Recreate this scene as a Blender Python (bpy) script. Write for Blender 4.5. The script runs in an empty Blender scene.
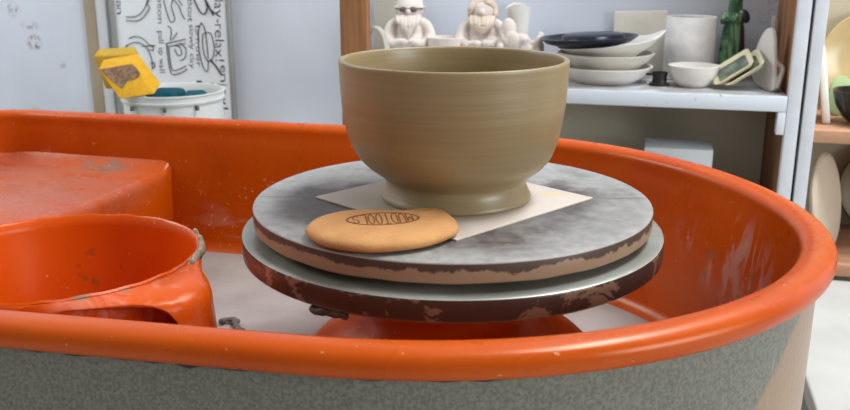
import bpy, bmesh, math, random
from mathutils import Vector, Matrix, noise as mnoise
random.seed(7)
PI = math.pi
S = bpy.context.scene
COL = S.collection

# ------------------------------------------------------------------ camera
PSI = 0.25
cam = bpy.data.cameras.new('camera'); co = bpy.data.objects.new('camera', cam); COL.objects.link(co)
cam.sensor_width = 36; cam.lens = 900 / 850 * 36
cam.clip_start = 0.02
co.location = (0.1589, -0.7133, 0.7492)
co.rotation_euler = (PI / 2 - 0.2746, 0, PSI)
cam.dof.use_dof = True; cam.dof.focus_distance = 0.74; cam.dof.aperture_fstop = 14
S.camera = co
# ------------------------------------------------------------------ world, lights, exposure
w = bpy.data.worlds.new('world'); S.world = w; w.use_nodes = True
bg = w.node_tree.nodes['Background']
bg.inputs[0].default_value = (1.0, 0.96, 0.9, 1); bg.inputs[1].default_value = 0.26
def area(name, loc, target, size, size_y, power, color):
    l = bpy.data.lights.new(name, 'AREA'); l.shape = 'RECTANGLE'; l.size = size; l.size_y = size_y
    l.energy = power; l.color = color
    o = bpy.data.objects.new(name, l); COL.objects.link(o); o.location = loc
    o.rotation_euler = (Vector(target) - Vector(loc)).to_track_quat('-Z', 'Y').to_euler()
    return o
area('window_light_right', (2.3, -0.8, 1.0), (0, 0.6, 0.55), 1.2, 0.8, 34, (0.90, 0.96, 1.0))
area('ceiling_light', (0.75, 0.42, 2.35), (0.55, 0.42, 0), 1.3, 0.4, 50, (0.92, 0.96, 1.0))
area('fill_light_left', (-2.1, 0.2, 1.8), (-0.2, 0.8, 0.6), 1.0, 0.8, 20, (0.93, 0.97, 1.0))  # added fill that brightens the back wall, no real window there
S.view_settings.view_transform = 'Standard'; S.view_settings.look = 'None'
S.view_settings.exposure = 0.0; S.view_settings.gamma = 1; S.view_settings.use_curve_mapping = False

# ------------------------------------------------------------------ material helpers
def lin(r, g, b):
    f = lambda c: (c / 255 / 12.92) if c / 255 <= 0.04045 else ((c / 255 + 0.055) / 1.055) ** 2.4
    return (f(r), f(g), f(b), 1)
class NT:
    def __init__(s, name):
        s.m = bpy.data.materials.new(name); s.m.use_nodes = True; s.t = s.m.node_tree
        s.b = s.t.nodes['Principled BSDF']; s._co = None
    def node(s, typ, **k):
        n = s.t.nodes.new(typ)
        for a, v in k.items(): setattr(n, a, v)
        return n
    def link(s, a, b): s.t.links.new(a, b)
    def setin(s, sock, v):
        if hasattr(v, 'is_output'): s.link(v, sock)
        else: sock.default_value = v
    @property
    def co(s):
        if s._co is None: s._co = s.node('ShaderNodeTexCoord').outputs['Object']
        return s._co
    def mapping(s, scale=(1, 1, 1), rot=(0, 0, 0), loc=(0, 0, 0)):
        n = s.node('ShaderNodeMapping'); s.link(s.co, n.inputs[0])
        n.inputs['Scale'].default_value = scale; n.inputs['Rotation'].default_value = rot; n.inputs['Location'].default_value = loc
        return n.outputs[0]
    def noise(s, scale, detail=4, rough=0.55, vec=None, dist=0):
        n = s.node('ShaderNodeTexNoise'); s.link(vec if vec is not None else s.co, n.inputs['Vector'])
        n.inputs['Scale'].default_value = scale; n.inputs['Detail'].default_value = detail
        n.inputs['Roughness'].default_value = rough; n.inputs['Distortion'].default_value = dist
        return n.outputs['Fac']
    def voro(s, scale, vec=None):
        n = s.node('ShaderNodeTexVoronoi'); s.link(vec if vec is not None else s.co, n.inputs['Vector'])
        n.inputs['Scale'].default_value = scale
        return n.outputs['Distance']
    def rng(s, v, a, b, c=0.0, d=1.0):
        n = s.node('ShaderNodeMapRange'); n.interpolation_type = 'SMOOTHSTEP'
        s.setin(n.inputs[0], v)
        for i, x in enumerate((a, b, c, d)): n.inputs[i + 1].default_value = x
        return n.outputs[0]
    def math(s, op, a, b=0.0):
        n = s.node('ShaderNodeMath', operation=op); s.setin(n.inputs[0], a); s.setin(n.inputs[1], b)
        return n.outputs[0]
    def mul(s, *a):
        r = a[0]
        for x in a[1:]: r = s.math('MULTIPLY', r, x)
        return r
    def mix(s, f, a, b):
        n = s.node('ShaderNodeMix', data_type='RGBA')
        s.setin(n.inputs[0], f); s.setin(n.inputs[6], a); s.setin(n.inputs[7], b)
        return n.outputs[2]
    def xyz(s):
        n = s.node('ShaderNodeSeparateXYZ'); s.link(s.co, n.inputs[0]); return n.outputs
    def normal_z(s):
        g = s.node('ShaderNodeNewGeometry'); n = s.node('ShaderNodeSeparateXYZ'); s.link(g.outputs['True Normal'], n.inputs[0])
        return n.outputs[2]
    def blob(s, c, rad):          # 1 at c falling to 0 at distance rad, in object space (a stain's own place)
        n = s.node('ShaderNodeVectorMath', operation='SUBTRACT'); s.link(s.co, n.inputs[0]); n.inputs[1].default_value = c
        d = s.node('ShaderNodeVectorMath', operation='DIVIDE'); s.link(n.outputs[0], d.inputs[0]); d.inputs[1].default_value = rad
        l = s.node('ShaderNodeVectorMath', operation='LENGTH'); s.link(d.outputs[0], l.inputs[0])
        return s.rng(l.outputs['Value'], 1.0, 0.35)
    def bump(s, h, strength=0.3, dist=0.001):
        n = s.node('ShaderNodeBump'); s.link(h, n.inputs['Height'])
        n.inputs['Strength'].default_value = strength; n.inputs['Distance'].default_value = dist
        s.link(n.outputs[0], s.b.inputs['Normal'])
    def out(s, color=None, rough=None, metal=None, spec=None, coat=None):
        for k, v in (('Base Color', color), ('Roughness', rough), ('Metallic', metal), ('Specular IOR Level', spec), ('Coat Weight', coat)):
            if v is not None: s.setin(s.b.inputs[k], v)
        return s.m
def simple(name, c, rough=0.6, var=0.12, scale=30, bump=0.0, spec=0.5, metal=0.0, bscale=None):
    n = NT(name); c2 = tuple(x * (1 - var) for x in c[:3]) + (1,); c3 = tuple(min(1, x * (1 + var)) for x in c[:3]) + (1,)
    k = n.rng(n.noise(scale), 0.3, 0.7)
    if bump: n.bump(n.noise(bscale or scale * 4), bump, 0.002)
    return n.out(n.mix(k, c2, c3), rough, metal, spec)

# ------------------------------------------------------------------ mesh helpers (all in world coordinates)
WL = {}
def prop(o, label, cat=None, group=None):
    o['label'] = label
    if cat: o['category'] = cat
    if group: o['group'] = group
    return o
def thing(name, label, cat, loc, group=None):
    o = bpy.data.objects.new(name, None); COL.objects.link(o); o.location = loc; o.empty_display_size = 0.02
    WL[o.name] = Vector(loc)
    return prop(o, label, cat, group)
def put(name, bm, mat, parent=None, label=None, cat=None, group=None, loc=None, smooth=True, kind=None, recalc=True, angle=50):
    if recalc: bmesh.ops.recalc_face_normals(bm, faces=bm.faces[:])
    if parent is not None: org = WL[parent.name]
    elif loc is not None: org = Vector(loc)
    else:
        vs = [v.co for v in bm.verts]
        org = Vector(((min(v.x for v in vs) + max(v.x for v in vs)) / 2, (min(v.y for v in vs) + max(v.y for v in vs)) / 2, min(v.z for v in vs)))
    bmesh.ops.translate(bm, verts=bm.verts[:], vec=-org)
    me = bpy.data.meshes.new(name); bm.to_mesh(me); bm.free()
    if smooth:
        me.polygons.foreach_set('use_smooth', [True] * len(me.polygons))
        try: me.set_sharp_from_angle(angle=math.radians(angle))
        except Exception: pass
    if isinstance(mat, (list, tuple)):
        for m in mat: me.materials.append(m)
    else: me.materials.append(mat)
    o = bpy.data.objects.new(name, me); COL.objects.link(o)
    WL[o.name] = org
    if parent is not None: o.parent = parent
    else: o.location = org
    if label: prop(o, label, cat, group)
    if kind: o['kind'] = kind
    return o
def B(): return bmesh.new()
def box(bm, lo, hi, bev=0.0, seg=2):
    r = bmesh.ops.create_cube(bm, size=1)
    vs = r['verts']
    for v in vs: v.co = Vector([lo[i] + (v.co[i] + 0.5) * (hi[i] - lo[i]) for i in range(3)])
    if bev: bmesh.ops.bevel(bm, geom=list({e for v in vs for e in v.link_edges}), offset=bev, segments=seg, profile=0.5, affect='EDGES')
    return bm
def hexa(bm, c, bev=0.0, seg=3):   # c: 8 corners, bottom 4 then top 4
    v = [bm.verts.new(p) for p in c]
    fs = [bm.faces.new([v[i] for i in q]) for q in ((3, 2, 1, 0), (4, 5, 6, 7), (0, 1, 5, 4), (1, 2, 6, 5), (2, 3, 7, 6), (3, 0, 4, 7))]
    if bev: bmesh.ops.bevel(bm, geom=list({e for f in fs for e in f.edges}), offset=bev, segments=seg, profile=0.5, affect='EDGES')
    return bm
def xform(bm, M, start=0):
    bm.verts.ensure_lookup_table()
    bmesh.ops.transform(bm, matrix=M, verts=bm.verts[start:])
    return bm
def lathe(bm, prof, c=(0, 0, 0), n=64, fn=None, M=None):
    """profile of (r, z); r = 0 ends close to a point"""
    rings = []
    for r, z in prof:
        if r < 1e-6: rings.append([bm.verts.new((0, 0, z))])
        else:
            ring = []
            for i in range(n):
                a = 2 * PI * i / n; p = Vector((r * math.cos(a), r * math.sin(a), z))
                if fn: p = fn(p, a, r, z)
                ring.append(bm.verts.new(p))
            rings.append(ring)
    vs = [v for r in rings for v in r]
    for a, b in zip(rings, rings[1:]):
        for i in range(n):
            j = (i + 1) % n
            if len(a) == 1 and len(b) == 1: continue
            if len(a) == 1: bm.faces.new((a[0], b[i], b[j]))
            elif len(b) == 1: bm.faces.new((a[i], a[j], b[0]))
            else: bm.faces.new((a[i], a[j], b[j], b[i]))
    T = Matrix.Translation(c)
    if M is not None: T = T @ M
    for v in vs: v.co = T @ v.co
    return bm
def tube(bm, pts, rad, n=8, flat=1.0, closed=False, up=Vector((0, 0, 1))):
    pts = [Vector(p) for p in pts]; m = len(pts); rings = []
    for i, p in enumerate(pts):
        t = (pts[(i + 1) % m] - pts[i - 1]) if closed else (pts[min(i + 1, m - 1)] - pts[max(i - 1, 0)])
        t.normalize()
        s = t.cross(up)
        if s.length < 1e-4: s = t.cross(Vector((1, 0, 0)))
        s.normalize(); u = s.cross(t)
        r = rad[i] if isinstance(rad, (list, tuple)) else rad
        rings.append([bm.verts.new(p + s * r * math.cos(2 * PI * k / n) + u * r * flat * math.sin(2 * PI * k / n)) for k in range(n)])
    for i in range(m if closed else m - 1):
        a, b = rings[i], rings[(i + 1) % m]
        for k in range(n):
            l = (k + 1) % n; bm.faces.new((a[k], a[l], b[l], b[k]))
    if not closed:
        bm.faces.new(rings[0][::-1]); bm.faces.new(rings[-1])
    return bm
def smooth_line(pts, k=8, closed=False):
    pts = [Vector(p) for p in pts]; m = len(pts); out = []
    for i in range(m if closed else m - 1):
        if closed: p0, p1, p2, p3 = pts[i - 1], pts[i], pts[(i + 1) % m], pts[(i + 2) % m]
        else: p0, p1, p2, p3 = pts[max(i - 1, 0)], pts[i], pts[i + 1], pts[min(i + 2, m - 1)]
        for j in range(k):
            t = j / k
            out.append(0.5 * ((2 * p1) + (p2 - p0) * t + (2 * p0 - 5 * p1 + 4 * p2 - p3) * t * t + (3 * p1 - p0 - 3 * p2 + p3) * t ** 3))
    if not closed: out.append(pts[-1])
    return out
def sweep(bm, path, prof, cap_first=False, cap_last=False, fn=None):
    """path: closed list of (point2d, outward normal2d); prof: list of (offset, z)"""
    rings = []
    for k, (o, z) in enumerate(prof):
        ring = []
        for i, (p, nn) in enumerate(path):
            oo, zz = (o, z) if fn is None else fn(i, k, o, z)
            ring.append(bm.verts.new((p[0] + nn[0] * oo, p[1] + nn[1] * oo, zz)))
        rings.append(ring)
    m = len(path)
    for a, b in zip(rings, rings[1:]):
        for i in range(m):
            j = (i + 1) % m; bm.faces.new((a[i], a[j], b[j], b[i]))
    if cap_first: bm.faces.new(rings[0])
    if cap_last: bm.faces.new(rings[-1])
    return bm
def prism(bm, poly, M, t, bev=0.0, seg=2):
    """2d polygon extruded by t along local z, then moved by M"""
    vs = [bm.verts.new((x, y, 0)) for x, y in poly]; f = bm.faces.new(vs)
    r = bmesh.ops.extrude_face_region(bm, geom=[f])
    nv = [g for g in r['geom'] if isinstance(g, bmesh.types.BMVert)]
    for v in nv: v.co.z += t
    allv = vs + nv
    if bev:
        fs = {f for v in allv for f in v.link_faces}
        es = [e for e in {e for f in fs for e in f.edges}]
        r = bmesh.ops.bevel(bm, geom=es, offset=bev, segments=seg, profile=0.5, affect='EDGES')
        allv = list({v for v in r['verts']} | {v for v in allv if v.is_valid})
    for v in allv: v.co = M @ v.co
    return bm
def blobs(bm, items, res=16):
    """ellipsoids (centre, radii, optional euler) in one mesh"""
    for it in items:
        c, r = it[0], it[1]; e = it[2] if len(it) > 2 else (0, 0, 0)
        q = bmesh.ops.create_uvsphere(bm, u_segments=res, v_segments=max(8, res // 2 + 2), radius=1)
        M = Matrix.Translation(c)
        from mathutils import Euler
        M = M @ Euler(e).to_matrix().to_4x4() @ Matrix.Diagonal((*r, 1))
        for v in q['verts']: v.co = M @ v.co
    return bm
def remesh(o, vox, it=3):
    m = o.modifiers.new('remesh', 'REMESH'); m.mode = 'VOXEL'; m.voxel_size = vox; m.use_smooth_shade = True
    s = o.modifiers.new('smooth', 'SMOOTH'); s.factor = 0.5; s.iterations = it
def text_bm(s, size=1.0, res=4, off=0.0):
    cu = bpy.data.curves.new('lettering', 'FONT'); cu.body = s; cu.size = size; cu.resolution_u = res; cu.offset = off
    o = bpy.data.objects.new('lettering', cu); COL.objects.link(o)
    dg = bpy.context.evaluated_depsgraph_get(); dg.update()
    me = bpy.data.meshes.new_from_object(o.evaluated_get(dg))
    bm = B(); bm.from_mesh(me); bmesh.ops.triangulate(bm, faces=bm.faces[:])
    bpy.data.objects.remove(o); bpy.data.curves.remove(cu); bpy.data.meshes.remove(me)
    return bm
def merge(dst, src, M=None):
    me = bpy.data.meshes.new('tmp'); 
    if M is not None: bmesh.ops.transform(src, matrix=M, verts=src.verts[:])
    src.to_mesh(me); src.free(); dst.from_mesh(me); bpy.data.meshes.remove(me)
    return dst

# ------------------------------------------------------------------ materials
def orange_mat(name, extra=None, base=(194, 78, 3), smear=0.5):
    n = NT(name)
    base_c = n.mix(n.rng(n.noise(9, 3), 0.35, 0.7), lin(*base), lin(base[0] - 10, base[1] - 12, base[2] - 2))
    # dried slip: soft smears plus small specks
    st = n.noise(26, 5, 0.6, n.mapping((1, 1, 0.35), (0, 0, 0.5)), 0.6)
    sm = n.mul(n.rng(st, 0.60, 0.80), n.rng(n.noise(6, 2), 0.45, 0.65), smear)
    sp = n.mul(n.rng(n.noise(150, 2), 0.71, 0.75), 0.55)
    c = n.mix(sm, base_c, lin(214, 160, 140)); c = n.mix(sp, c, lin(226, 172, 140))
    rough = n.rng(n.noise(14), 0.3, 0.7, 0.24, 0.34)
    if extra: c = extra(n, c)
    n.b.inputs['Specular Tint'].default_value = (1.0, 0.82, 0.62, 1)
    return n.out(c, rough, 0, 0.4)
def pan_extra(n, c):
    # chalky run marks on the right-hand inner wall, scrape marks low on the back wall
    v = n.noise(42, 4, 0.6, n.mapping((1, 1, 0.28)), 0.8)
    run = n.mul(n.rng(v, 0.50, 0.60), n.blob((0.248, 0.14, 0.472), (0.075, 0.14, 0.055)), 0.7)
    c = n.mix(run, c, lin(198, 150, 138))
    bl = n.mul(n.rng(n.noise(60, 3), 0.60, 0.66), n.blob((0.235, 0.15, 0.46), (0.07, 0.14, 0.055)), 0.6)
    c = n.mix(bl, c, lin(112, 100, 86))
    sc = n.mul(n.rng(n.noise(30, 3, 0.5, n.mapping((0.35, 1, 2.2), (0, 0.35, 0))), 0.57, 0.66), n.blob((-0.30, 0.315, 0.405), (0.16, 0.06, 0.05)), 0.4)
    c = n.mix(sc, c, lin(205, 140, 120))
    sp2 = n.mul(n.rng(n.noise(210, 1), 0.68, 0.72), n.blob((-0.33, 0.315, 0.42), (0.16, 0.06, 0.07)), 0.7)
    return n.mix(sp2, c, lin(226, 170, 140))
M_pan = orange_mat('orange_plastic_pan', pan_extra, smear=0.08)
def deck_extra(n, c):
    s = n.noise(16, 5, 0.6, n.mapping((0.5, 2.2, 1), (0, 0, 0.75)), 0.4)
    a = n.mul(n.rng(s, 0.25, 0.55), n.blob((-0.61, 0.19, 0.478), (0.25, 0.19, 0.06)), 0.6)
    c = n.mix(a, c, lin(176, 122, 106))
    g = n.mul(n.rng(n.noise(28, 4), 0.40, 0.56), n.blob((-0.53, 0.296, 0.49), (0.05, 0.03, 0.05)), 0.8)
    c = n.mix(g, c, lin(128, 112, 98))
    sp2 = n.mul(n.rng(n.noise(190, 1), 0.71, 0.75), 0.45)
    return n.mix(sp2, c, lin(232, 180, 150))
M_deck = orange_mat('orange_plastic_deck', deck_extra, smear=0.2)
def pot_extra(n, c):
    x = n.xyz()
    s = n.noise(40, 5, 0.6, n.mapping((1, 1, 0.5)), 0.7)
    a = n.mul(n.rng(s, 0.46, 0.70), n.blob((0.10, -0.06, 0.09), (0.07, 0.10, 0.10)), 0.55)
    c = n.mix(a, c, lin(225, 165, 145))
    g = n.mul(n.rng(n.noise(70, 3), 0.60, 0.63), n.blob((-0.03, 0.10, 0.075), (0.035, 0.06, 0.03)), 0.8)
    c = n.mix(g, c, lin(124, 84, 44))
    # band of grey slip caked along parts of the edge
    ed = n.mul(n.rng(x[2], 0.1255, 0.1285), n.rng(n.noise(34, 4), 0.57, 0.62), 0.85)
    return n.mix(ed, c, lin(150, 132, 112))
M_pot = orange_mat('orange_plastic_pot', pot_extra, base=(216, 84, 3), smear=0.2)

n = NT('grey_hammered_paint')
x = n.xyz()
sp = n.noise(520, 3, 0.6); v = n.noise(420, 3)
c = n.mix(n.rng(v, 0.35, 0.65), lin(104, 103, 92), lin(128, 127, 113))
c = n.mix(n.rng(sp, 0.60, 0.70), c, lin(74, 74, 66))
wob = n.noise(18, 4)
tan = n.mul(n.rng(n.math('ADD', x[0], n.math('SUBTRACT', n.math('MULTIPLY', wob, 0.03), n.math('MULTIPLY', x[2], 0.62))), -0.040, -0.034), 0.8)  # tan reflection at the lower right, painted into the base colour
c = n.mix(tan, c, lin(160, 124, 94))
scr = n.mul(n.rng(n.noise(60, 3, 0.5, n.mapping((1.2, 1.2, 0.12), (0.0, 0.12, 0))), 0.62, 0.66), n.blob((0.268, -0.13, 0.475), (0.05, 0.06, 0.06)), 0.6)
c = n.mix(scr, c, lin(196, 190, 180))
n.bump(n.noise(260, 2), 0.4, 0.001)
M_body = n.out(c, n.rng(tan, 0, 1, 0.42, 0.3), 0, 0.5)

n = NT('slip_film'); M_slip = n.out(n.mix(n.rng(n.noise(22), 0.3, 0.7), lin(152, 144, 137), lin(166, 158, 152)), 0.42)
n = NT('crusted_clay'); n.bump(n.noise(90), 0.8, 0.004); M_crust = n.out(n.mix(n.rng(n.noise(60), 0.35, 0.65), lin(120, 106, 88), lin(168, 152, 130)), 0.85)
# wheel head: bare metal face, dark stained edge with tan dried slip
n = NT('wheel_head_metal'); x = n.xyz(); nz = n.normal_z()
top = n.rng(nz, 0.6, 0.9)
patch = n.rng(n.noise(26, 5, 0.62, n.mapping((1, 1, 1.4)), 0.5), 0.53, 0.58)
side = n.mix(n.mul(patch, 0.65), lin(70, 55, 49), lin(150, 122, 98))
edge = n.mul(n.rng(x[2], 0.0035, 0.0015), n.rng(n.noise(40), 0.3, 0.5))
side = n.mix(edge, side, lin(158, 122, 88))
tc = n.mix(n.rng(n.noise(12, 4), 0.35, 0.65), lin(142, 142, 130), lin(172, 173, 164))
M_head = n.out(n.mix(top, side, tc), n.rng(top, 0, 1, 0.26, 0.34), n.rng(top, 0, 1, 0.25, 0.35), 0.6)
# bat: sealed board, slip-washed halves, seam from tile corners to rim, tan slip low on the edge
n = NT('sealed_bat_board'); x = n.xyz(); nz = n.normal_z(); top = n.rng(nz, 0.6, 0.9)
q = n.math('SUBTRACT', n.math('MULTIPLY', x[1], math.cos(0.236)), n.math('MULTIPLY', x[0], math.sin(0.236)))
back = n.rng(q, -0.0006, 0.0006)
grain = n.noise(95, 6, 0.75); wash = n.noise(9, 4, 0.6)
dark = n.mix(n.rng(grain, 0.35, 0.65), lin(58, 50, 46), lin(102, 93, 87))
pale = n.mix(n.rng(grain, 0.35, 0.65), lin(144, 141, 137), lin(166, 163, 159))
front_c = n.mix(n.mul(n.rng(wash, 0.50, 0.72), 0.45), dark, pale)
back_c = n.mix(n.rng(wash, 0.42, 0.62), dark, pale)
rl = n.node('ShaderNodeVectorMath', operation='LENGTH'); n.link(n.mapping((1, 1, 0)), rl.inputs[0])
rim = n.mul(n.rng(n.math('ADD', rl.outputs['Value'], n.math('MULTIPLY', n.math('SUBTRACT', n.noise(13, 5, 0.65), 0.5), 0.13)), 0.112, 0.165), 0.9)
tcol = n.mix(back, front_c, back_c); tcol = n.mix(rim, tcol, pale)
seam = n.rng(n.math('ABSOLUTE', q), 0.0012, 0.0005)
tcol = n.mix(n.mul(seam, 0.7), tcol, lin(60, 55, 50))
zz = n.math('ADD', x[2], n.math('MULTIPLY', n.math('SUBTRACT', n.noise(44, 6, 0.7), 0.5), 0.020))
side = n.mix(n.rng(zz, 0.0165, 0.0145), lin(76, 62, 54), lin(156, 132, 106))
side = n.mix(n.rng(x[2], 0.0205, 0.0215), side, lin(176, 170, 160))
n.bump(grain, 0.12, 0.001)
M_bat = n.out(n.mix(top, side, tcol), n.rng(grain, 0.3, 0.7, 0.38, 0.56), 0, 0.42)
n = NT('pale_tile'); st = n.mul(n.blob((0.078, 0.028, 0.001), (0.016, 0.006, 0.01)), 0.8)
c = n.mix(n.rng(n.noise(18), 0.3, 0.7), lin(196, 180, 166), lin(206, 192, 180)); c = n.mix(st, c, lin(226, 190, 120))
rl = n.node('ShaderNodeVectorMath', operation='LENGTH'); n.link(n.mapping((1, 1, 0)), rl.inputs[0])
wet = n.rng(n.math('ADD', rl.outputs['Value'], n.math('ADD', n.math('MULTIPLY', n.noise(30, 4), 0.02), n.math('MULTIPLY', n.xyz()[0], 0.42))), 0.098, 0.062, 0.0, 0.75)  # slip round the foot, with the bowl's shade to its left painted in
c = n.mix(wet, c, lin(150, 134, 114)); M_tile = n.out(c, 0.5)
# wet thrown clay
n = NT('wet_thrown_clay'); x = n.xyz()
ring = n.noise(1.0, 5, 0.7, n.mapping((9, 9, 420)))
ring2 = n.noise(1.0, 3, 0.6, n.mapping((5, 5, 110)))
c = n.mix(n.rng(ring, 0.3, 0.7), lin(143, 123, 87), lin(151, 132, 96))
c = n.mix(n.mul(n.rng(ring2, 0.45, 0.7), 0.4), c, lin(162, 141, 100))
h = n.math('ADD', ring, n.math('MULTIPLY', ring2, 1.6)); n.bump(h, 0.22, 0.0007)
M_clay = n.out(c, n.rng(ring2, 0.3, 0.7, 0.32, 0.42), 0, 0.55)
n = NT('tan_rib'); n.bump(n.noise(520, 3), 0.6, 0.0010); g = n.mul(n.blob((-0.058, -0.022, 0.004), (0.012, 0.012, 0.01)), 0.5)
c = n.mix(n.rng(n.noise(40, 5), 0.3, 0.7), lin(190, 136, 84), lin(204, 150, 96)); c = n.mix(g, c, lin(140, 108, 76)); M_rib = n.out(c, 0.72, 0, 0.2)
M_brand = simple('burnt_lettering', lin(128, 70, 28), 0.7)

n = NT('white_wall_paint'); x = n.xyz()
c = n.mix(n.rng(n.noise(3, 4), 0.3, 0.7), lin(210, 217, 230), lin(222, 228, 240))
crk = n.mul(n.rng(n.math('ABSOLUTE', n.math('SUBTRACT', n.noise(3.1, 5, 0.6), 0.5)), 0.004, 0.0), n.blob((0.35, 0, 0.68), (0.12, 0.2, 0.08)), 0.35)
c = n.mix(crk, c, lin(130, 120, 108))
for (px, pz, rx, rz, k) in ((-1.155, 0.632, 0.02, 0.02, .6), (-1.112, 0.565, 0.022, 0.022, .95), (-1.116, 0.60, 0.03, 0.012, .5), (-1.05, .52, .012, .01, .4), (-1.13, .42, .02, .012, .3)):
    m = n.mul(n.rng(n.noise(75, 4, 0.7), 0.44, 0.60), n.blob((px, 0, pz), (rx, 0.3, rz)), k); c = n.mix(m, c, lin(120, 84, 62))
n.bump(n.noise(70), 0.10, 0.002); M_wall = n.out(c, 0.6)
M_oliveboard = simple('olive_grey_board', lin(220, 212, 190), 0.75, 0.06, 8)  # one even board colour, also on the right unit's sides
M_white = simple('white_gloss_paint', lin(218, 222, 228), 0.45, 0.05, 14)
M_floor = simple('pale_worn_concrete', lin(196, 194, 188), 0.7, 0.1, 5, 0.1)
M_ceil = simple('ceiling_paint', lin(215, 214, 210), 0.8, 0.03, 4)
n = NT('brown_timber'); gr = n.noise(16, 5, 0.6, n.mapping((3, 3, 0.18)), 0.6)
M_wood = n.out(n.mix(n.rng(gr, 0.3, 0.7), lin(128, 84, 52), lin(172, 122, 78)), 0.6)
n = NT('peach_board'); gr = n.noise(22, 5, 0.6, n.mapping((0.3, 3, 3)), 0.4); M_peach = n.out(n.mix(n.rng(gr, 0.3, 0.7), lin(176, 128, 98), lin(204, 156, 124)), 0.65)
M_beam = simple('tan_door_stile', lin(172, 158, 136), 0.6, 0.08, 12)
n = NT('dusty_shelf_paint'); x = n.xyz(); nz = n.normal_z()
dust = n.mul(n.rng(nz, 0.5, 0.9), n.rng(n.noise(14, 5, 0.65), 0.25, 0.6)); spk = n.rng(n.noise(120, 2), 0.70, 0.74)
c = n.mix(n.mul(dust, 0.8), lin(214, 220, 228), lin(140, 130, 122)); c = n.mix(n.mul(spk, 0.6), c, lin(90, 80, 72)); M_shelf = n.out(c, 0.5)
M_bisque = simple('bisque_clay', lin(222, 211, 203), 0.75, 0.05, 40, 0.12)
M_bisque2 = simple('white_bisque', lin(232, 228, 222), 0.65, 0.04, 30, 0.08)
M_cream = simple('cream_clay', lin(222, 216, 204), 0.7, 0.05, 30, 0.15)
M_grain = simple('grained_cream_clay', lin(236, 234, 232), 0.75, 0.06, 60, 0.5, bscale=160)
M_greyclay = simple('grey_white_clay', lin(186, 183, 172), 0.6, 0.05, 20)
M_gnome_dark = simple('brown_glaze_wash', lin(104, 92, 84), 0.6)
M_navy = simple('navy_glaze', lin(20, 25, 42), 0.3, 0.2, 20, spec=0.3)
M_black = simple('black_gloss', lin(14, 14, 18), 0.12, 0.2, 20)
M_iron = simple('dark_iron', lin(52, 48, 46), 0.4, 0.2, 60, metal=0.4)
n = NT('green_glaze'); x = n.xyz(); k = n.noise(22, 5, 0.65, n.mapping((1, 1, 0.5)), 1.2)
c = n.mix(n.rng(k, 0.40, 0.5), lin(48, 96, 64), lin(128, 168, 122)); c = n.mix(n.rng(k, 0.58, 0.66), c, lin(196, 200, 160))
pur = n.rng(n.math('ADD', x[0], n.math('MULTIPLY', k, 0.012)), 0.013, 0.018); c = n.mix(pur, c, lin(58, 44, 62)); M_green = n.out(c, 0.2)
n = NT('mottled_tray_glaze'); k = n.noise(46, 5, 0.65); M_tray = n.out(n.mix(n.rng(k, 0.4, 0.62), lin(78, 92, 78), lin(134, 140, 122)), 0.3)
M_ivory = simple('ivory_glaze', lin(226, 216, 182), 0.35, 0.05, 20)
M_ochre = simple('pale_ochre_glaze', lin(196, 174, 126), 0.22, 0.1, 12)
n = NT('leaf_green_glaze'); k = n.voro(42); M_leaf = n.out(n.mix(n.rng(k, 0.02, 0.08), lin(96, 120, 70), lin(168, 190, 140)), 0.35)
M_beige = simple('beige_disc_clay', lin(202, 186, 164), 0.7, 0.07, 10)
M_olive = simple('olive_brown_glaze', lin(98, 78, 46), 0.5, 0.2, 20)
M_yellow = simple('yellow_sponge', lin(222, 168, 48), 0.9, 0.08, 60, 0.6, 0.2, bscale=300)
M_yellow2 = simple('dull_yellow_sponge', lin(196, 158, 58), 0.9, 0.08, 60, 0.6, 0.2, bscale=300)
n = NT('clay_soaked_sponge'); n.bump(n.noise(260, 4), 0.8, 0.002); M_soaked = n.out(n.mix(n.rng(n.noise(160, 4), 0.35, 0.65), lin(112, 84, 62), lin(156, 124, 98)), 0.95)
M_teal = simple('teal_sponge', lin(18, 82, 94), 0.85, 0.15, 50, 0.5, 0.2, bscale=200)
M_bucket = simple('white_bucket_plastic', lin(226, 230, 228), 0.35, 0.04, 8)
M_dot = simple('grey_slot', lin(96, 98, 100), 0.6)
M_board = simple('whiteboard_sheet', lin(236, 241, 248), 0.35, 0.03, 6)
M_frame = simple('grey_board_edging', lin(150, 152, 148), 0.5, 0.06, 10)
M_ink = simple('black_marker', lin(34, 34, 38), 0.6)
M_beigeboard = simple('beige_back_board', lin(196, 186, 164), 0.75, 0.06, 8)
M_paper = simple('white_paper', lin(226, 230, 234), 0.6, 0.03, 10)
M_darkboard = simple('dark_shelf_board', lin(74, 70, 64), 0.7)
M_stool = simple('pine_bench', lin(168, 134, 92), 0.6, 0.1, 12)
n = NT('cloudy_water'); M_water = n.out(lin(150, 146, 132), 0.08)

# ------------------------------------------------------------------ setting
YW = 0.94
bm = box(B(), (-2.6, -2.6, -0.05), (2.6, 1.06, 0.0)); put('floor', bm, M_floor, kind='structure', smooth=False)
bm = box(B(), (-2.6, YW, 0.0), (2.6, YW + 0.12, 2.5)); put('wall_back', bm, M_wall, kind='structure', smooth=False, loc=(0, YW, 0))
bm = box(B(), (-2.6, -2.6, 0.0), (-2.5, YW, 2.5)); put('wall_left', bm, M_ceil, kind='structure', smooth=False)
bm = box(B(), (-2.6, -2.6, 2.5), (2.6, 1.06, 2.6)); put('ceiling', bm, M_ceil, kind='structure', smooth=False)
bm = box(B(), (-0.981, YW - 0.008, 0.0), (-0.955, YW, 2.5), 0.002); put('trim_1', bm, M_beam, kind='structure')
bm = box(B(), (-0.955, YW - 0.006, 0.0), (-0.930, YW, 2.5), 0.002); put('trim_2', bm, M_white, kind='structure')

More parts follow.
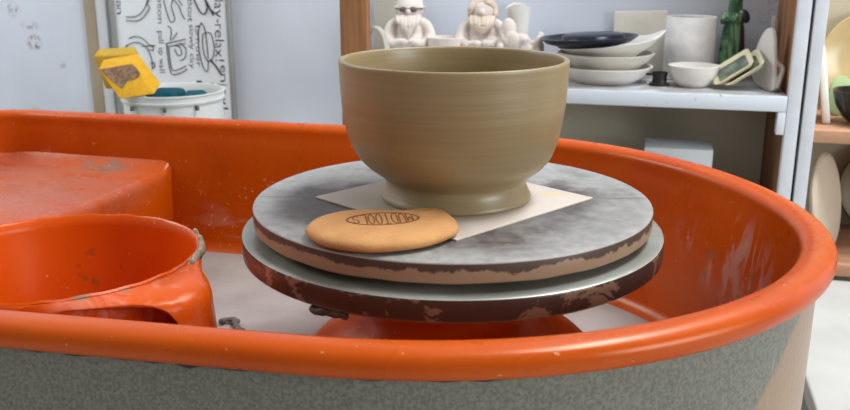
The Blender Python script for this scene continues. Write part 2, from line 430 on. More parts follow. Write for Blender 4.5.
# ------------------------------------------------------------------ pottery wheel
wheel = thing('pottery_wheel', 'orange plastic pottery wheel with grey speckled cabinet', 'pottery wheel', (0, 0, 0))
def rim_path(N=280):
    a, bb, bf = 0.309, 0.336, 0.275; cx, cy = -0.0180, -0.0038
    pb, pf = 0.2568, 0.1961
    tb = math.atan2(bb, a * math.tan(pb)); tf = -math.atan2(bf, -a * math.tan(pf))
    arc = []
    for i in range(160):
        t = tb + (tf - tb) * i / 159; b = bb if t > 0 else bf
        X, Y = a * math.cos(t), b * math.sin(t)
        arc.append(Vector((cx + X * math.cos(PSI) - Y * math.sin(PSI), cy + X * math.sin(PSI) + Y * math.cos(PSI))))
    XL = -0.735
    d0 = Vector((-math.cos(pb - PSI), math.sin(pb - PSI))); d1 = Vector((-math.cos(pf - PSI), math.sin(pf - PSI)))
    cb = arc[0] + d0 * ((arc[0].x - XL) / -d0.x); cf = arc[-1] + d1 * ((arc[-1].x - XL) / -d1.x)
    def corner(a, c, b, r):
        p = c + (a - c).normalized() * r; q = c + (b - c).normalized() * r
        return [(1 - t) ** 2 * p + 2 * t * (1 - t) * c + t * t * q for t in [i / 16 for i in range(17)]]
    pts = arc + corner(arc[-1], cf, cb, 0.07) + corner(cf, cb, arc[0], 0.07)
    L = [0.0]; m = len(pts)
    for i in range(m): L.append(L[-1] + (pts[(i + 1) % m] - pts[i]).length)
    out = []; j = 0
    for k in range(N):
        s = L[-1] * k / N
        while L[j + 1] < s: j += 1
        t = (s - L[j]) / (L[j + 1] - L[j]); out.append(pts[j % m].lerp(pts[(j + 1) % m], t))
    # relax small kinks
    for _ in range(6): out = [(out[i - 1] + out[i] * 2 + out[(i + 1) % N]) / 4 for i in range(N)]
    res = []
    for i in range(N):
        t = (out[(i + 1) % N] - out[i - 1]).normalized(); res.append((out[i], Vector((-t.y, t.x))))
    return res
RP = rim_path()
FZ = 0.372
prof = [(-0.044, FZ), (-0.034, FZ + 0.004), (-0.029, FZ + 0.014), (-0.025, 0.42), (-0.020, 0.47), (-0.0165, 0.505), (-0.0148, 0.518), (-0.0132, 0.5262)]
for k in range(13):
    a = PI - PI * k / 12
    ca, sa = math.cos(a), math.sin(a)
    prof.append((0.0133 * math.copysign(abs(ca) ** 0.85, ca), 0.5312 + 0.0098 * abs(sa) ** 0.9))
prof += [(0.0132, 0.5295), (0.0124, 0.5262), (0.0108, 0.5238), (0.0085, 0.5229), (0.004, 0.5232), (0.0005, 0.525)]
rnd = [mnoise.noise(Vector((i * 0.35, 0, 0))) + 0.6 * mnoise.noise(Vector((i * 1.3, 5, 0))) for i in range(len(RP))]
pan = put('splash_pan', sweep(B(), RP, prof, cap_first=True), M_pan, wheel, angle=80)
def bodyfn(i, k, o, z): return (o, z)
bprof = [(-0.004, 0.5245), (0.0018, 0.5245), (0.0018, 0.47), (0.0012, 0.40), (0.000, 0.30), (-0.002, 0.16), (-0.008, 0.15)]
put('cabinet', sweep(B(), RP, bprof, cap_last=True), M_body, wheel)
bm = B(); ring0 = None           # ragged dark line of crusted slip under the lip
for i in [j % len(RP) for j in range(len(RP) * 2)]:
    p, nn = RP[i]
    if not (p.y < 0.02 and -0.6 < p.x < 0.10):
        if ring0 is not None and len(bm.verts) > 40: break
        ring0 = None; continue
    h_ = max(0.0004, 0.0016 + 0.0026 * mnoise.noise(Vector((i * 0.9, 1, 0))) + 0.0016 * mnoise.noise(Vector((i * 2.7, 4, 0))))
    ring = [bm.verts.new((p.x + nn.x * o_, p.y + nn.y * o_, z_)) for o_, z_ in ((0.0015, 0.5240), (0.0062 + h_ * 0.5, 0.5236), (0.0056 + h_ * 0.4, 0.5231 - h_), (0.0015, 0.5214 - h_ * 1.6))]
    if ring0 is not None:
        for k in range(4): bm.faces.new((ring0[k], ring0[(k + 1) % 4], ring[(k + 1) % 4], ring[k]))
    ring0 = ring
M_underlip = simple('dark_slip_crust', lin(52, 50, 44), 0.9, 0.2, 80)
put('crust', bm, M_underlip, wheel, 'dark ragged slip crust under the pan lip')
for (lx, ly) in ((-0.6, 0.24), (-0.6, -0.2), (0.12, 0.2), (0.12, -0.16)):
    put('leg', lathe(B(), [(0, 0), (0.02, 0), (0.022, 0.006), (0.016, 0.012), (0.016, 0.155), (0, 0.155)], (lx, ly, 0), 20), M_iron, wheel)
# raised deck on the left, filleted up into the pan walls, its face dropping at x = -0.43
bm = B(); xs = []; XR = -0.446; r = 0.012
nx, ny = 26, 40; grid = []
def deck_z(x, y):
    z = 0.476; R = 0.035
    for d in (0.326 - y, x + 0.716, y + 0.295):
        d = max(d, 0.0)
        if d < R: z += R - math.sqrt(max(R * R - (R - d) ** 2, 0))
    return z
cols = [(-0.722 + (0.722 - 0.446 - r) * i / nx, None) for i in range(nx + 1)]
for j in range(ny + 1):
    y = -0.302 + (0.332 + 0.302) * (j / ny)
    row = [(x, y, deck_z(x, y)) for x, _ in cols]
    base = row[-1][2]; base = min(base, 0.515)
    for k in range(1, 7):
        a = PI / 2 * k / 6; row.append((XR - r + r * math.sin(a), y, base - r + r * math.cos(a)))
    row.append((XR + 0.001, y, 0.43)); row.append((XR + 0.002, y, FZ - 0.002))
    grid.append([bm.verts.new(p) for p in row])
for a, b in zip(grid, grid[1:]):
    for i in range(len(a) - 1): bm.faces.new((a[i], a[i + 1], b[i + 1], b[i]))
put('deck', bm, M_deck, wheel, recalc=True, angle=80)
# slip film lying on the pan floor
path_in = [(p, nn) for p, nn in RP if p.x > -0.444]
bm = B(); vs = []
for i, (p, nn) in enumerate(path_in):
    o = -0.0365 + 0.003 * mnoise.noise(Vector((i * 0.3, 3, 1)))
    vs.append(bm.verts.new((p.x + nn.x * o, p.y + nn.y * o, FZ + 0.0016)))
bm.faces.new(vs)
put('slip_film', bm, M_slip, pan, 'pale grey clay slip on the pan floor', kind='stuff', smooth=False)
put('hub_collar', lathe(B(), [(0.034, 0.500), (0.05, 0.498), (0.066, 0.485), (0.086, 0.45), (0.098, 0.434), (0.118, 0.422), (0.135, 0.405), (0.142, FZ)], (0, 0, 0), 72), M_pan, wheel)
put('shaft', lathe(B(), [(0, FZ), (0.02, FZ), (0.02, 0.510), (0, 0.510)], (0, 0, 0), 32), M_iron, wheel)
ZH = 0.5275
hp = [(0, 0.5085), (0.168, 0.5085), (0.1725, 0.5093), (0.1745, 0.511), (0.175, 0.5135), (0.175, 0.5250), (0.1744, 0.5267), (0.173, ZH), (0.168, ZH - 0.0002), (0.12, ZH), (0.05, ZH), (0, ZH)]
hd = put('wheel_head', lathe(B(), hp, (0, 0, 0), 128), M_head, None, loc=(0, 0, 0.5085), angle=35)
hd.parent = wheel; hd.location = (0, 0, 0.5085)
bm = B(); random.seed(5)
for i in range(14):
    a = math.radians(-112 + i * 0.7); r_ = 0.0022 + 0.0016 * random.random()
    blobs(bm, [((0.170 * math.cos(a), 0.170 * math.sin(a), 0.5080 - random.uniform(0, 0.003)), (r_ * 1.4, r_ * 1.4, r_))], 8)
remesh(put('crust', bm, simple('dark_wet_clay', lin(70, 60, 50), 0.6), hd, 'dark clay crumb hanging under the wheel head'), 0.0012)

# ------------------------------------------------------------------ bat, tile, bowl, rib
ZT = 0.55
ZHB = ZH + 0.0005
bp = [(0, ZHB), (0.135, ZHB), (0.140, 0.5305), (0.150, 0.5325), (0.1625, 0.5335), (0.1645, 0.5350), (0.165, 0.538), (0.165, 0.5478), (0.1645, 0.5493), (0.1632, ZT), (0.155, ZT + 0.0002), (0.148, ZT), (0.08, ZT), (0, ZT)]
def batfn(p, a, r, z):
    if 0.149 < r and z < 0.548: p.z += 0.0008 * mnoise.noise(Vector((6 * math.cos(a), 6 * math.sin(a), 0)))
    return p
put('bat', lathe(B(), bp, (0, 0, 0), 160, batfn), M_bat, None, 'round grey throwing bat lying on the metal wheel head', 'throwing bat', loc=(0, 0, ZH), angle=35)
bm = B(); h = 0.1163
tc = [(-h, 0), (0, -h), (h, 0), (0, h)]
prism(bm, tc, Matrix.Translation((0.0024, -0.003, ZT)) @ Matrix.Rotation(0.236, 4, 'Z'), 0.0016, 0.0006)
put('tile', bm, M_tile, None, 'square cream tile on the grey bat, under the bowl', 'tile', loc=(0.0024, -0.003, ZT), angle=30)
ZB = ZT + 0.0016
op = [(0, ZB), (0.0600, ZB), (0.0622, ZB + 0.0010), (0.0625, ZB + 0.003), (0.0610, ZB + 0.0062), (0.0592, ZB + 0.0105), (0.0584, ZB + 0.0145), (0.0592, ZB + 0.0175),
      (0.0643, ZB + 0.0222), (0.0722, ZB + 0.0282), (0.0786, ZB + 0.0352), (0.0836, ZB + 0.0445), (0.0872, ZB + 0.056), (0.0896, ZB + 0.069), (0.0912, ZB + 0.082), (0.0920, ZB + 0.096), (0.0924, ZB + 0.1075), (0.0928, ZB + 0.1125), (0.0925, ZB + 0.1145), (0.0915, ZB + 0.1152)]
ip = [(0.0897, ZB + 0.1150), (0.0884, ZB + 0.1138), (0.0874, ZB + 0.105), (0.0866, ZB + 0.085), (0.084, ZB + 0.062), (0.0785, ZB + 0.043), (0.069, ZB + 0.028), (0.052, ZB + 0.0165), (0.03, ZB + 0.012), (0, ZB + 0.011)]
pp = [Vector((r, 0, z)) for r, z in op]; op2 = [(0, ZB)] + [(v.x, v.z) for v in smooth_line(pp[1:], 4)]
op2 = [(max(r, 0), z) for r, z in op2]
ip2 = [(v.x, v.z) for v in smooth_line([Vector((r, 0, z)) for r, z in ip], 3)]
def lean(q, a, r, z):
    t = min(1, max(0, (z - ZB - 0.014) / 0.045)); q.x += 0.0028 * (1 - t * t * (3 - 2 * t)); return q
put('bowl', lathe(B(), op2 + ip2, (0.0006, 0, 0), 128, lean), M_clay, None, 'wet grey-brown thrown clay bowl standing on the wheel', 'bowl', loc=(0.0006, 0, ZB), angle=60)

# kidney rib with stamped oval
out = [(-0.078, -0.1328), (-0.0785, -0.1165), (-0.0722, -0.0995), (-0.0603, -0.0878), (-0.0458, -0.0822), (-0.0302, -0.0800), (-0.0173, -0.0755), (-0.0066, -0.0682), (0.0062, -0.0672), (0.0190, -0.0815), (0.0285, -0.1035),
       (0.0268, -0.1200), (0.0160, -0.1405), (-0.0011, -0.1555), (-0.0193, -0.1640), (-0.0413, -0.1640), (-0.0590, -0.1575), (-0.0735, -0.1435)]
ol = smooth_line([Vector((x, y, 0)) for x, y in out], 6, True)
no = []
for i in range(len(ol)):
    t = (ol[(i + 1) % len(ol)] - ol[i - 1]).normalized(); no.append(Vector((-t.y, t.x, 0)))
rc = Vector((-0.027, -0.117, 0))
if (ol[0] + no[0] * 0.01 - rc).length < (ol[0] - rc).length: no = [-q for q in no]
Z0 = ZB + 0.0001
layers = [(-0.006, 0.0), (-0.0022, 0.0009), (-0.0004, 0.0026), (0.0, 0.0042), (-0.0007, 0.0062), (-0.0026, 0.0080), (-0.0060, 0.0092), (-0.0120, 0.0099)]
rings = []; bm = B()
for o, z in layers: rings.append([bm.verts.new(ol[i] + no[i] * o + Vector((0, 0, Z0 + z))) for i in range(len(ol))])
m = len(ol)
for a, b in zip(rings, rings[1:]):
    for i in range(m): bm.faces.new((a[i], a[(i + 1) % m], b[(i + 1) % m], b[i]))
bm.faces.new(rings[0][::-1]); bm.faces.new(rings[-1])
rib = put('potters_rib', bm, M_rib, None, 'tan kidney-shaped rib with stamped oval lettering, lying on the bat', "potter's rib", loc=(-0.025, -0.115, Z0), angle=70)
# lettering: eight letters filling an oval, upside down to the camera
LA, LB = 0.0262, 0.0150
arc_ = lambda cx, cy, rx, ry, d0, d1, k=10: [(cx + rx * math.cos(math.radians(d0 + (d1 - d0) * i / k)), cy + ry * math.sin(math.radians(d0 + (d1 - d0) * i / k))) for i in range(k + 1)]
glyphs = {'M': [[(0, 0), (0, 1), (.5, .3), (1, 1), (1, 0)]], 'U': [[(0, 1)] + arc_(.5, .35, .5, .35, 180, 360) + [(1, 1)]], 'D': [[(0, 0), (0, 1), (.4, 1)] + arc_(.4, .5, .6, .5, 90, -90) + [(0, 0)]],
          'T': [[(0, 1), (1, 1)], [(.5, 1), (.5, 0)]], 'O': [arc_(.5, .5, .5, .5, 0, 360, 18)], 'L': [[(0, 1), (0, 0), (1, 0)]],
          'S': [arc_(.5, .74, .5, .26, 20, 250) + arc_(.5, .26, .5, .26, 110, -160)]}
bm = B(); word_ = 'MUDTOOLS'; pitch = 2 * 0.86 / len(word_)
for i, ch in enumerate(word_):
    for st_ in glyphs[ch]:
        dense = []
        for (xa, ya), (xb, yb) in zip(st_, st_[1:]):
            for k in range(4): dense.append((xa + (xb - xa) * k / 4, ya + (yb - ya) * k / 4))
        dense.append(st_[-1]); pts = []
        for gx, gy in dense:
            u = -0.86 + pitch * (i + 0.14 + 0.72 * gx); pts.append((u * LA, (gy * 2 - 1) * LB * 0.84 * math.sqrt(max(0.05, 1 - u * u)), 0.0001))
        tube(bm, pts, 0.00062, 6, 0.4)
ov = B()
tube(ov, [(LA * math.cos(2 * PI * i / 64), LB * math.sin(2 * PI * i / 64), 0.0001) for i in range(64)], 0.0010, 6, 0.3, True)
merge(bm, ov)
xform(bm, Matrix.Translation((-0.0265, -0.1115, Z0 + 0.00985)) @ Matrix.Rotation(0.40 + PI, 4, 'Z'))
put('stamped_lettering', bm, M_brand, rib, 'dark brown stamped oval with lettering', smooth=False)

# ------------------------------------------------------------------ orange water pot inside the pan
PX, PY, PR, PZ = -0.322, -0.088, 0.1165, 0.503
FB = FZ + 0.0022
pot = thing('water_pot', 'round orange water pot standing in the pan, left of the wheel', 'water pot', (PX, PY, FB))
pp = [(0, FB), (PR - 0.012, FB), (PR - 0.008, FB + 0.003), (PR - 0.002, PZ - 0.01), (PR + 0.0005, PZ - 0.001), (PR - 0.0008, PZ + 0.0005), (PR - 0.0028, PZ - 0.0008), (PR - 0.0045, PZ - 0.01), (PR - 0.011, FB + 0.008), (PR - 0.016, FB + 0.004), (0, FB + 0.004)]
def chip(p, a, r, z):
    if z > PZ - 0.003: p.z += 0.0012 * mnoise.noise(Vector((9 * math.cos(a), 9 * math.sin(a), 2)))
    return p
vessel = put('vessel', lathe(B(), pp, (PX, PY, 0), 128, chip), M_pot, pot)
# outer skirt on the right and front with a hand-hold arch cut in it
bm = B(); NA, a0, a1 = 185, math.radians(-150), math.radians(35)
def skirt_off(a):
    d = a - math.radians(-13); return 0.040 * math.exp(-(d / math.radians(30 if d < 0 else 17)) ** 2)
sk = [(0.0, PZ - 0.0015), (0.25, PZ - 0.0027), (0.5, PZ - 0.0042), (0.72, PZ - 0.0060), (0.88, PZ - 0.0085), (0.96, PZ - 0.012), (1.0, PZ - 0.017), (1.3, FB)]
def sk_at(z):                    # reach of the skirt at height z
    for (f0, z0), (f1, z1) in zip(sk, sk[1:]):
        if z0 >= z >= z1: return f0 + (f1 - f0) * (z0 - z) / (z0 - z1)
    return sk[-1][0]
def arch_z(a):
    u = abs((a - math.radians(-43)) / math.radians(23))
    if u >= 1: return None
    top = PZ - 0.0066
    return top - (top - FB - 0.010) * (1 - (1 - u ** 5) ** (1 / 5))
angs = [a0 + (a1 - a0) * i / 100 for i in range(101)]
for e in (-66, -20): angs += [math.radians(e + d) for d in (-.02, .02, .06, .15, .3, .6, 1.0, 1.6, -.06, -.15, -.3, -.6, -1.0, -1.6)]
angs = sorted(angs)
KT, KB = 14, 16; cols = []
for a in angs:
    za = arch_z(a); zc = za if za is not None else FB + 0.010
    zs = [PZ - 0.0015 + (zc - PZ + 0.0015) * (k / KT) ** 1.3 for k in range(KT + 1)] + [zc + (FB - zc) * k / KB for k in range(1, KB + 1)]
    cols.append([bm.verts.new((PX + (PR + 0.0006 + skirt_off(a) * sk_at(z)) * math.cos(a), PY + (PR + 0.0006 + skirt_off(a) * sk_at(z)) * math.sin(a), z)) for z in zs])
for i in range(len(angs) - 1):
    inside = arch_z((angs[i] + angs[i + 1]) / 2) is not None
    for k in range(KT + KB):
        if inside and k >= KT and k < KT + KB - 2: continue
        bm.faces.new((cols[i][k], cols[i + 1][k], cols[i + 1][k + 1], cols[i][k + 1]))
for v in [v for v in bm.verts if not v.link_faces]: bm.verts.remove(v)
sko = put('hand_hold', bm, M_pot, pot, recalc=True, angle=80)
md = sko.modifiers.new('solid', 'SOLIDIFY'); md.thickness = 0.0035; md.offset = -1
bm = B()                        # grey slip crust caked on the pot's right edge
for i in range(70):
    a = math.radians(-2 + i * 0.85); r = (0.0016 + 0.0022 * (0.5 + mnoise.noise(Vector((i * 0.17, 2, 7))))) * min(1, i / 10, (70 - i) / 14)
    blobs(bm, [((PX + (PR + 0.0015) * math.cos(a), PY + (PR + 0.0015) * math.sin(a), PZ - 0.0015 - random.uniform(0, 0.004)), (r, r, r * 1.5))], 8)
cr = put('crust', bm, M_crust, vessel, 'grey dried slip caked on the pot rim'); remesh(cr, 0.0012)
# scraps of clay
bm = B(); random.seed(9)
for i in range(12):
    u = i / 11
    blobs(bm, [((-0.262 + 0.030 * u + random.uniform(-.002, .002), 0.078 + 0.010 * math.sin(u * 5) - 0.006 * u, FB + 0.0012), (random.uniform(.003, .0055), random.uniform(.003, .006), .0022 + .0016 * random.random() * (1 - u)))], 8)
lo = min(v.co.z for v in bm.verts); bmesh.ops.translate(bm, verts=bm.verts[:], vec=(0, 0, FB - 0.0002 - lo))
sc_ = put('clay_scrap', bm, simple('drying_clay_scrap', lin(92, 82, 74), 0.8, 0.2, 120), None, 'flat dark clay scrap on the pan floor beside the orange pot', 'clay scrap')
remesh(sc_, 0.0011)

# ------------------------------------------------------------------ shelves behind
SB = 0.543; SZ = SB + 0.0005
unit = thing('shelf_unit', 'white painted shelf unit against the wall, behind the bowl', 'shelf unit', (0.0, 0.82, 0))
put('post', box(B(), (-0.3454, 0.70, 0), (-0.2991, 0.72, 1.6), 0.001), M_wood, unit, 'bare brown timber post')
put('post', box(B(), (0.3515, 0.70, 0), (0.3700, 0.718, 1.6), 0.001), M_white, unit)
put('side_panel', box(B(), (0.3525, 0.7185, 0), (0.3695, YW - .0005, 1.6), 0.001), M_wood, unit, 'brown timber side')
put('shelf_board', box(B(), (-0.2985, 0.70, SB - 0.0235), (0.3510, YW - .009, SB), 0.0015), M_shelf, unit)
put('shelf_board', box(B(), (-0.2985, 0.735, 0.315), (0.3510, YW - 0.01, 0.336), 0.0015), M_darkboard, unit, 'dark lower shelf board')
put('batten', box(B(), (0.3395, 0.7005, SB - 0.058), (0.3510, 0.722, SB - 0.0238), 0.001), M_white, unit)
put('back_board', box(B(), (-0.2985, YW - 0.008, 0.10), (0.3510, YW - .0005, SB - 0.0237)), M_oliveboard, unit, 'olive grey back board under the shelf', smooth=False)
unit2 = thing('shelf_unit', 'right-hand shelf unit with peach wooden shelf, at the photo edge', 'shelf unit', (0.62, 0.82, 0))
put('post', box(B(), (0.3748, 0.70, 0), (0.3925, 0.718, 1.6), 0.001), M_white, unit2)
put('post', box(B(), (0.86, 0.70, 0), (0.883, 0.718, 1.6), 0.001), M_white, unit2)
put('side_panel', box(B(), (0.3755, 0.7185, 0), (0.386, YW - .0005, 1.6), 0.001), M_oliveboard, unit2)
put('side_panel', box(B(), (0.866, 0.7185, 0), (0.883, YW - .0005, 1.6), 0.001), M_oliveboard, unit2)
RZ = 0.4945
put('shelf_board', box(B(), (0.3866, 0.705, RZ - 0.0195), (0.8655, YW - 0.009, RZ - 0.0005), 0.001), M_peach, unit2)
LZ = 0.2885
put('shelf_board', box(B(), (0.3866, 0.705, LZ - 0.02), (0.8655, YW - 0.009, LZ - 0.0005), 0.001), M_peach, unit2)
put('back_board', box(B(), (0.3866, YW - 0.008, 0.10), (0.8655, YW - .0005, 1.5)), M_beigeboard, unit2, smooth=False)

pf = thing('platform', 'low pale worn platform beside the wheel, before the right shelves', 'platform', (0.72, 0.40, 0))
put('top', box(B(), (0.355, -0.15, 0.240), (1.15, 0.695, 0.266), .003), M_floor, pf)
for lx in (0.40, 1.10):
    for ly in (-0.10, 0.65): put('leg', box(B(), (lx - .02, ly - .02, 0), (lx + .02, ly + .02, 0.2405), .002), M_floor, pf)
# gnome figures
def gnome(cx, cy, label, style, rot):
    g = thing('gnome_figurine', label, 'figurine', (cx, cy, SZ), 'gnome figurines on the shelf')
    R = Matrix.Translation((cx, cy, SZ)) @ Matrix.Rotation(rot, 4, 'Z')
    P = lambda x, y, z: R @ Vector((x, y, z))
    bm = B()
    def ell(x, y, z, rx, ry, rz, e=(0, 0, 0)): blobs(bm, [(P(x, y, z), (rx, ry, rz), (e[0], e[1], e[2] + rot))], 18)
    ell(0, 0, .0262, .038, .032, .0245); ell(0, .002, .046, .031, .027, .032); ell(0, .003, .070, .0265, .022, .024)
    ell(0, .002, .086, .019, .016, .013)
    ell(0, 0, .106, .021, .020, .024)                                              # head
    ell(0, -.0205, .105, .005, .006, .006)                                         # nose
    for s in (-1, 1):
        tube(bm, smooth_line([P(s * .018, .0, .086), P(s * .030, -.001, .078), P(s * .0365, -.006, .060), P(s * .028, -.022, .049), P(s * .012, -.033, .053)], 5),
             [.0105] * 4 + [.0112] * 5 + [.0115] * 5 + [.0098] * 4 + [.0080] * 3, 10)
        ell(s * .008, -.036, .054, .0085, .006, .0065)
        ell(s * .021, .0, .106, .004, .006, .008)
        if style == 2:
            tube(bm, smooth_line([P(s * .017, .0, .018), P(s * .019, -.030, .034), P(s * .018, -.040, .0145)], 5), .0125, 10)
            ell(s * .018, -.046, .0095, .012, .016, .008)
        else:
            ell(s * .02, -.026, .018, .017, .018, .0155)
    o = put('body', bm, M_bisque, g); remesh(o, 0.0016)
    bm = B()
    for i in range(9):
        u = (i - 4) / 4 * 1.12; L = .040 * max(.4, 1 - .45 * abs(u)) if style == 1 else .030 * (1 - .2 * abs(u))
        pts = [P(u * .017, -.013 - .006 * (1 - u * u), .098), P(u * .016 + .002 * math.sin(i * 2), -.024 - .004 * (1 - u * u), .098 - L * .45), P(u * .008 + .002 * math.sin(i * 3), -.026, .098 - L)]
        tube(bm, smooth_line(pts, 4), [.0036, .0040, .0042, .0042, .0042, .0040, .0034, .0026, .0012], 7)
    o = put('beard', bm, M_bisque if style == 1 else simple('warm_bisque', lin(222, 204, 186), 0.75), g); remesh(o, 0.0010, 1)
    bm = B()
    if style == 1:
        lathe(bm, [(0, .137), (.010, .1355), (.018, .130), (.0225, .122), (.0235, .115), (.0285, .1125), (.0285, .1105), (.022, .110), (0, .110)], (0, 0, 0), 28)
        xform(bm, R @ Matrix.Rotation(-.14, 4, 'X')); put('cap', bm, M_cream, g)
        bm = B()
        for s in (-1, 1): ell(s * .0085, -.0195, .1085, .0075, .004, .0048)
        tube(bm, [P(-.024, -.004, .109), P(-.015, -.0175, .110), P(0, -.0225, .110), P(.015, -.0175, .110), P(.024, -.004, .109)], .0014, 6)
        put('spectacles', bm, M_gnome_dark, g, 'dark brown painted spectacles')
    else:
        for i in range(14):
            a = PI * i / 13
            blobs(bm, [(P(.0215 * math.cos(a), -.003 + .004 * math.sin(i), .102 + .022 * math.sin(a)), (.006, .011, .007))], 10)
        blobs(bm, [(P(0, .004, .118), (.021, .020, .014))], 14)
        o = put('hair', bm, simple('hair_wash', lin(214, 194, 174), 0.75), g); remesh(o, 0.0016)
    return g
gnome(-0.269, 0.85, 'bearded white gnome figurine with dark spectacles, left on the shelf', 1, 0.18)
gnome(-0.137, 0.85, 'bearded white gnome figurine hugging its knees, right of the other gnome', 2, 0.12)
# bent clay strap piece beside the post
bm = B()
def ribbon(bm, pts, width, th):
    pts = [Vector(p) for p in pts]; n_ = len(pts); q = []
    for i, p in enumerate(pts):
        t = (pts[min(i + 1, n_ - 1)] - pts[max(i - 1, 0)]).normalized(); nn = Vector((t.z, 0, -t.x)).normalized()
        w_ = width[i] if isinstance(width, list) else width
        q.append([bm.verts.new(p + nn * s * th / 2 + Vector((0, d * w_ / 2, 0))) for s, d in ((-1, -1), (1, -1), (1, 1), (-1, 1))])
    for a, b in zip(q, q[1:]):
        for k in range(4): bm.faces.new((a[k], a[(k + 1) % 4], b[(k + 1) % 4], b[k]))
    bm.faces.new(q[0][::-1]); bm.faces.new(q[-1])
st = smooth_line([(-.336, .80, SZ + .001), (-.350, .80, SZ + .045), (-.352, .80, SZ + .072), (-.340, .80, SZ + .083), (-.327, .80, SZ + .074), (-.318, .80, SZ + .045), (-.302, .80, SZ + .012), (-.298, .80, SZ + .0015)], 7)
ribbon(bm, st, 0.024, 0.006)
xform(bm, Matrix.Translation((0.041, -0.062, 0)))
stp = put('clay_strap', bm, M_greyclay, None, 'looped grey-white clay strip on the shelf beside the brown post', 'clay piece', angle=60)
bm = B(); prism(bm, [(-.040, 0), (.040, 0), (.002, .16), (-.032, .16)], Matrix.Translation((-.316, .905, SZ)) @ Matrix.Rotation(PI / 2 - .09, 4, 'X') , .007, .0015)
put('clay_slab', bm, M_greyclay, None, 'tall tapering grey clay slab leaning behind the looped strip', 'clay slab')
# small bowl between the gnomes
def simple_bowl(name, c, r, h, mat, label, cat='bowl', foot=0.5, th=0.004, tilt=0.0, curve=0.55, group=None, n_=56, az=0.0):
    p = [(0, 0), (r * foot, 0), (r * (foot + (1 - foot) * .45), h * .22), (r * (foot + (1 - foot) * .8), h * curve), (r * .985, h * .9), (r, h * .985), (r - th * .5, h), (r - th, h * .97), (r * (foot + (1 - foot) * .8) - th, h * curve), (r * (foot + (1 - foot) * .4) - th * .8, h * .22 + th * .8), (r * foot * .7, th), (0, th)]
    return put(name, lathe(B(), p, c, n_, M=Matrix.Rotation(az, 4, 'Z') @ Matrix.Rotation(tilt, 4, 'X')), mat, None, label, cat, group, loc=c)
simple_bowl('bowl', (-0.198, 0.835, SZ), 0.033, 0.063, M_bisque, 'small white bisque bowl between the two gnomes', foot=0.6)
# white vase and reclining lump
bm = B()
vp = [(0, 0), (.017, 0), (.0185, .006), (.0175, .05), (.0195, .085), (.0225, .112), (.0215, .1125), (.018, .085), (.0155, .05), (.0155, .01), (0, .008)]
def vcut(p, a, r, z):
    if z > .1: p.z += -.010 * (0.5 + 0.5 * math.sin(a * 2 + 1.1)) + .006
    return p
lathe(bm, vp, (-.0835, .90, SZ), 40, vcut)
put('vase', bm, M_bisque2, None, 'tall white vase behind the small reclining bisque figure', 'vase')
bm = B()
random.seed(11)
for (x, y, z, a, b, c_) in ((-.088, .815, .030, .020, .018, .030), (-.086, .815, .060, .014, .013, .017), (-.060, .815, .022, .026, .020, .022), (-.064, .81, .046, .018, .012, .012), (-.038, .815, .018, .018, .016, .018), (-.036, .812, .038, .012, .010, .014), (-.076, .80, .044, .010, .008, .016), (-.052, .80, .034, .014, .008, .010)):
    blobs(bm, [((x, y, SZ + z), (a, b, c_))], 16)
for _ in range(26):
    x = random.uniform(-.098, -.030); z = random.uniform(.02, .055)
    blobs(bm, [((x, .803 + random.uniform(-.004, .006), SZ + z), (.006, .006, .006))], 8)
xform(bm, Matrix.Translation((0, 0, SZ)) @ Matrix.Diagonal((1, 1, 1.28, 1)) @ Matrix.Translation((0, 0, -SZ)))
o = put('reclining_figurine', bm, M_bisque, None, 'lumpy white bisque reclining figurine in front of the white vase', 'figurine'); remesh(o, 0.002)

# stack of plates: two white dishes, a pointed white bowl, navy dishes
SC = (0.078, 0.795)
def dish(name, c, r, h, mat, label, foot=.62, tilt=0, az=0, th=.004, cat='plate', group='stacked dishes on the shelf'):
    p = [(0, 0), (r * foot, 0), (r * (foot + .04), h * .05), (r * .86, h * .45), (r * .95, h * .78), (r * .998, h * .94), (r, h), (r - th, h), (r * .93 - th * .5, h * .78 + .001), (r * .84 - th * .6, h * .5), (r * foot, th + h * .06), (0, th)]
    return put(name, lathe(B(), p, c, 72, M=Matrix.Rotation(az, 4, 'Z') @ Matrix.Rotation(tilt, 4, 'Y')), mat, None, label, cat, group, loc=c)
dish('plate', (SC[0], SC[1], SZ), .0770, .0265, M_bisque2, 'white shallow dish at the bottom of the shelf stack', foot=.6)
dish('plate', (SC[0], SC[1], SZ + .0235), .0785, .0240, M_cream, 'cream dish second from bottom in the shelf stack', foot=.66)
# pointed bowl, its rim rising to a lip on the right
p = [(0, 0), (.045, 0), (.050, .004), (.066, .012), (.076, .020), (.0795, .0235), (.077, .0240), (.062, .0135), (.046, .0065), (0, .005)]
def spout(q, a, r, z):
    k = max(0, math.cos(a - 0.1)) ** 14
    if r > .04: q.x += .012 * k * z / .024; q.z += .012 * k * z / .024 + .009 * (z / .024) * math.cos(a - 0.1)
    return q
put('bowl', lathe(B(), p, (0, 0, 0), 72, spout, M=Matrix.Translation((SC[0] + .002, SC[1], SZ + .0400))), M_bisque2, None, 'white pointed-lip bowl under the navy dishes', 'bowl', 'stacked dishes on the shelf', loc=(SC[0] + .002, SC[1], SZ + .0400))
dish('plate', (SC[0] - .027, SC[1] - .014, SZ + .0572), .0790, .0165, M_navy, 'navy blue dish near the top of the shelf stack', foot=.52, tilt=-.045)
p = [(0, 0.010), (.046, .0095), (.050, .007), (.052, .0), (.0495, .0), (.047, .006), (0, .007)]
put('saucer', lathe(B(), p, (0, 0, 0), 56, M=Matrix.Translation((SC[0] - .020, SC[1] - .010, SZ + .0683)) @ Matrix.Rotation(-.045, 4, 'Y')), M_navy, None, 'small upturned navy saucer topping the shelf stack', 'plate', 'stacked dishes on the shelf')
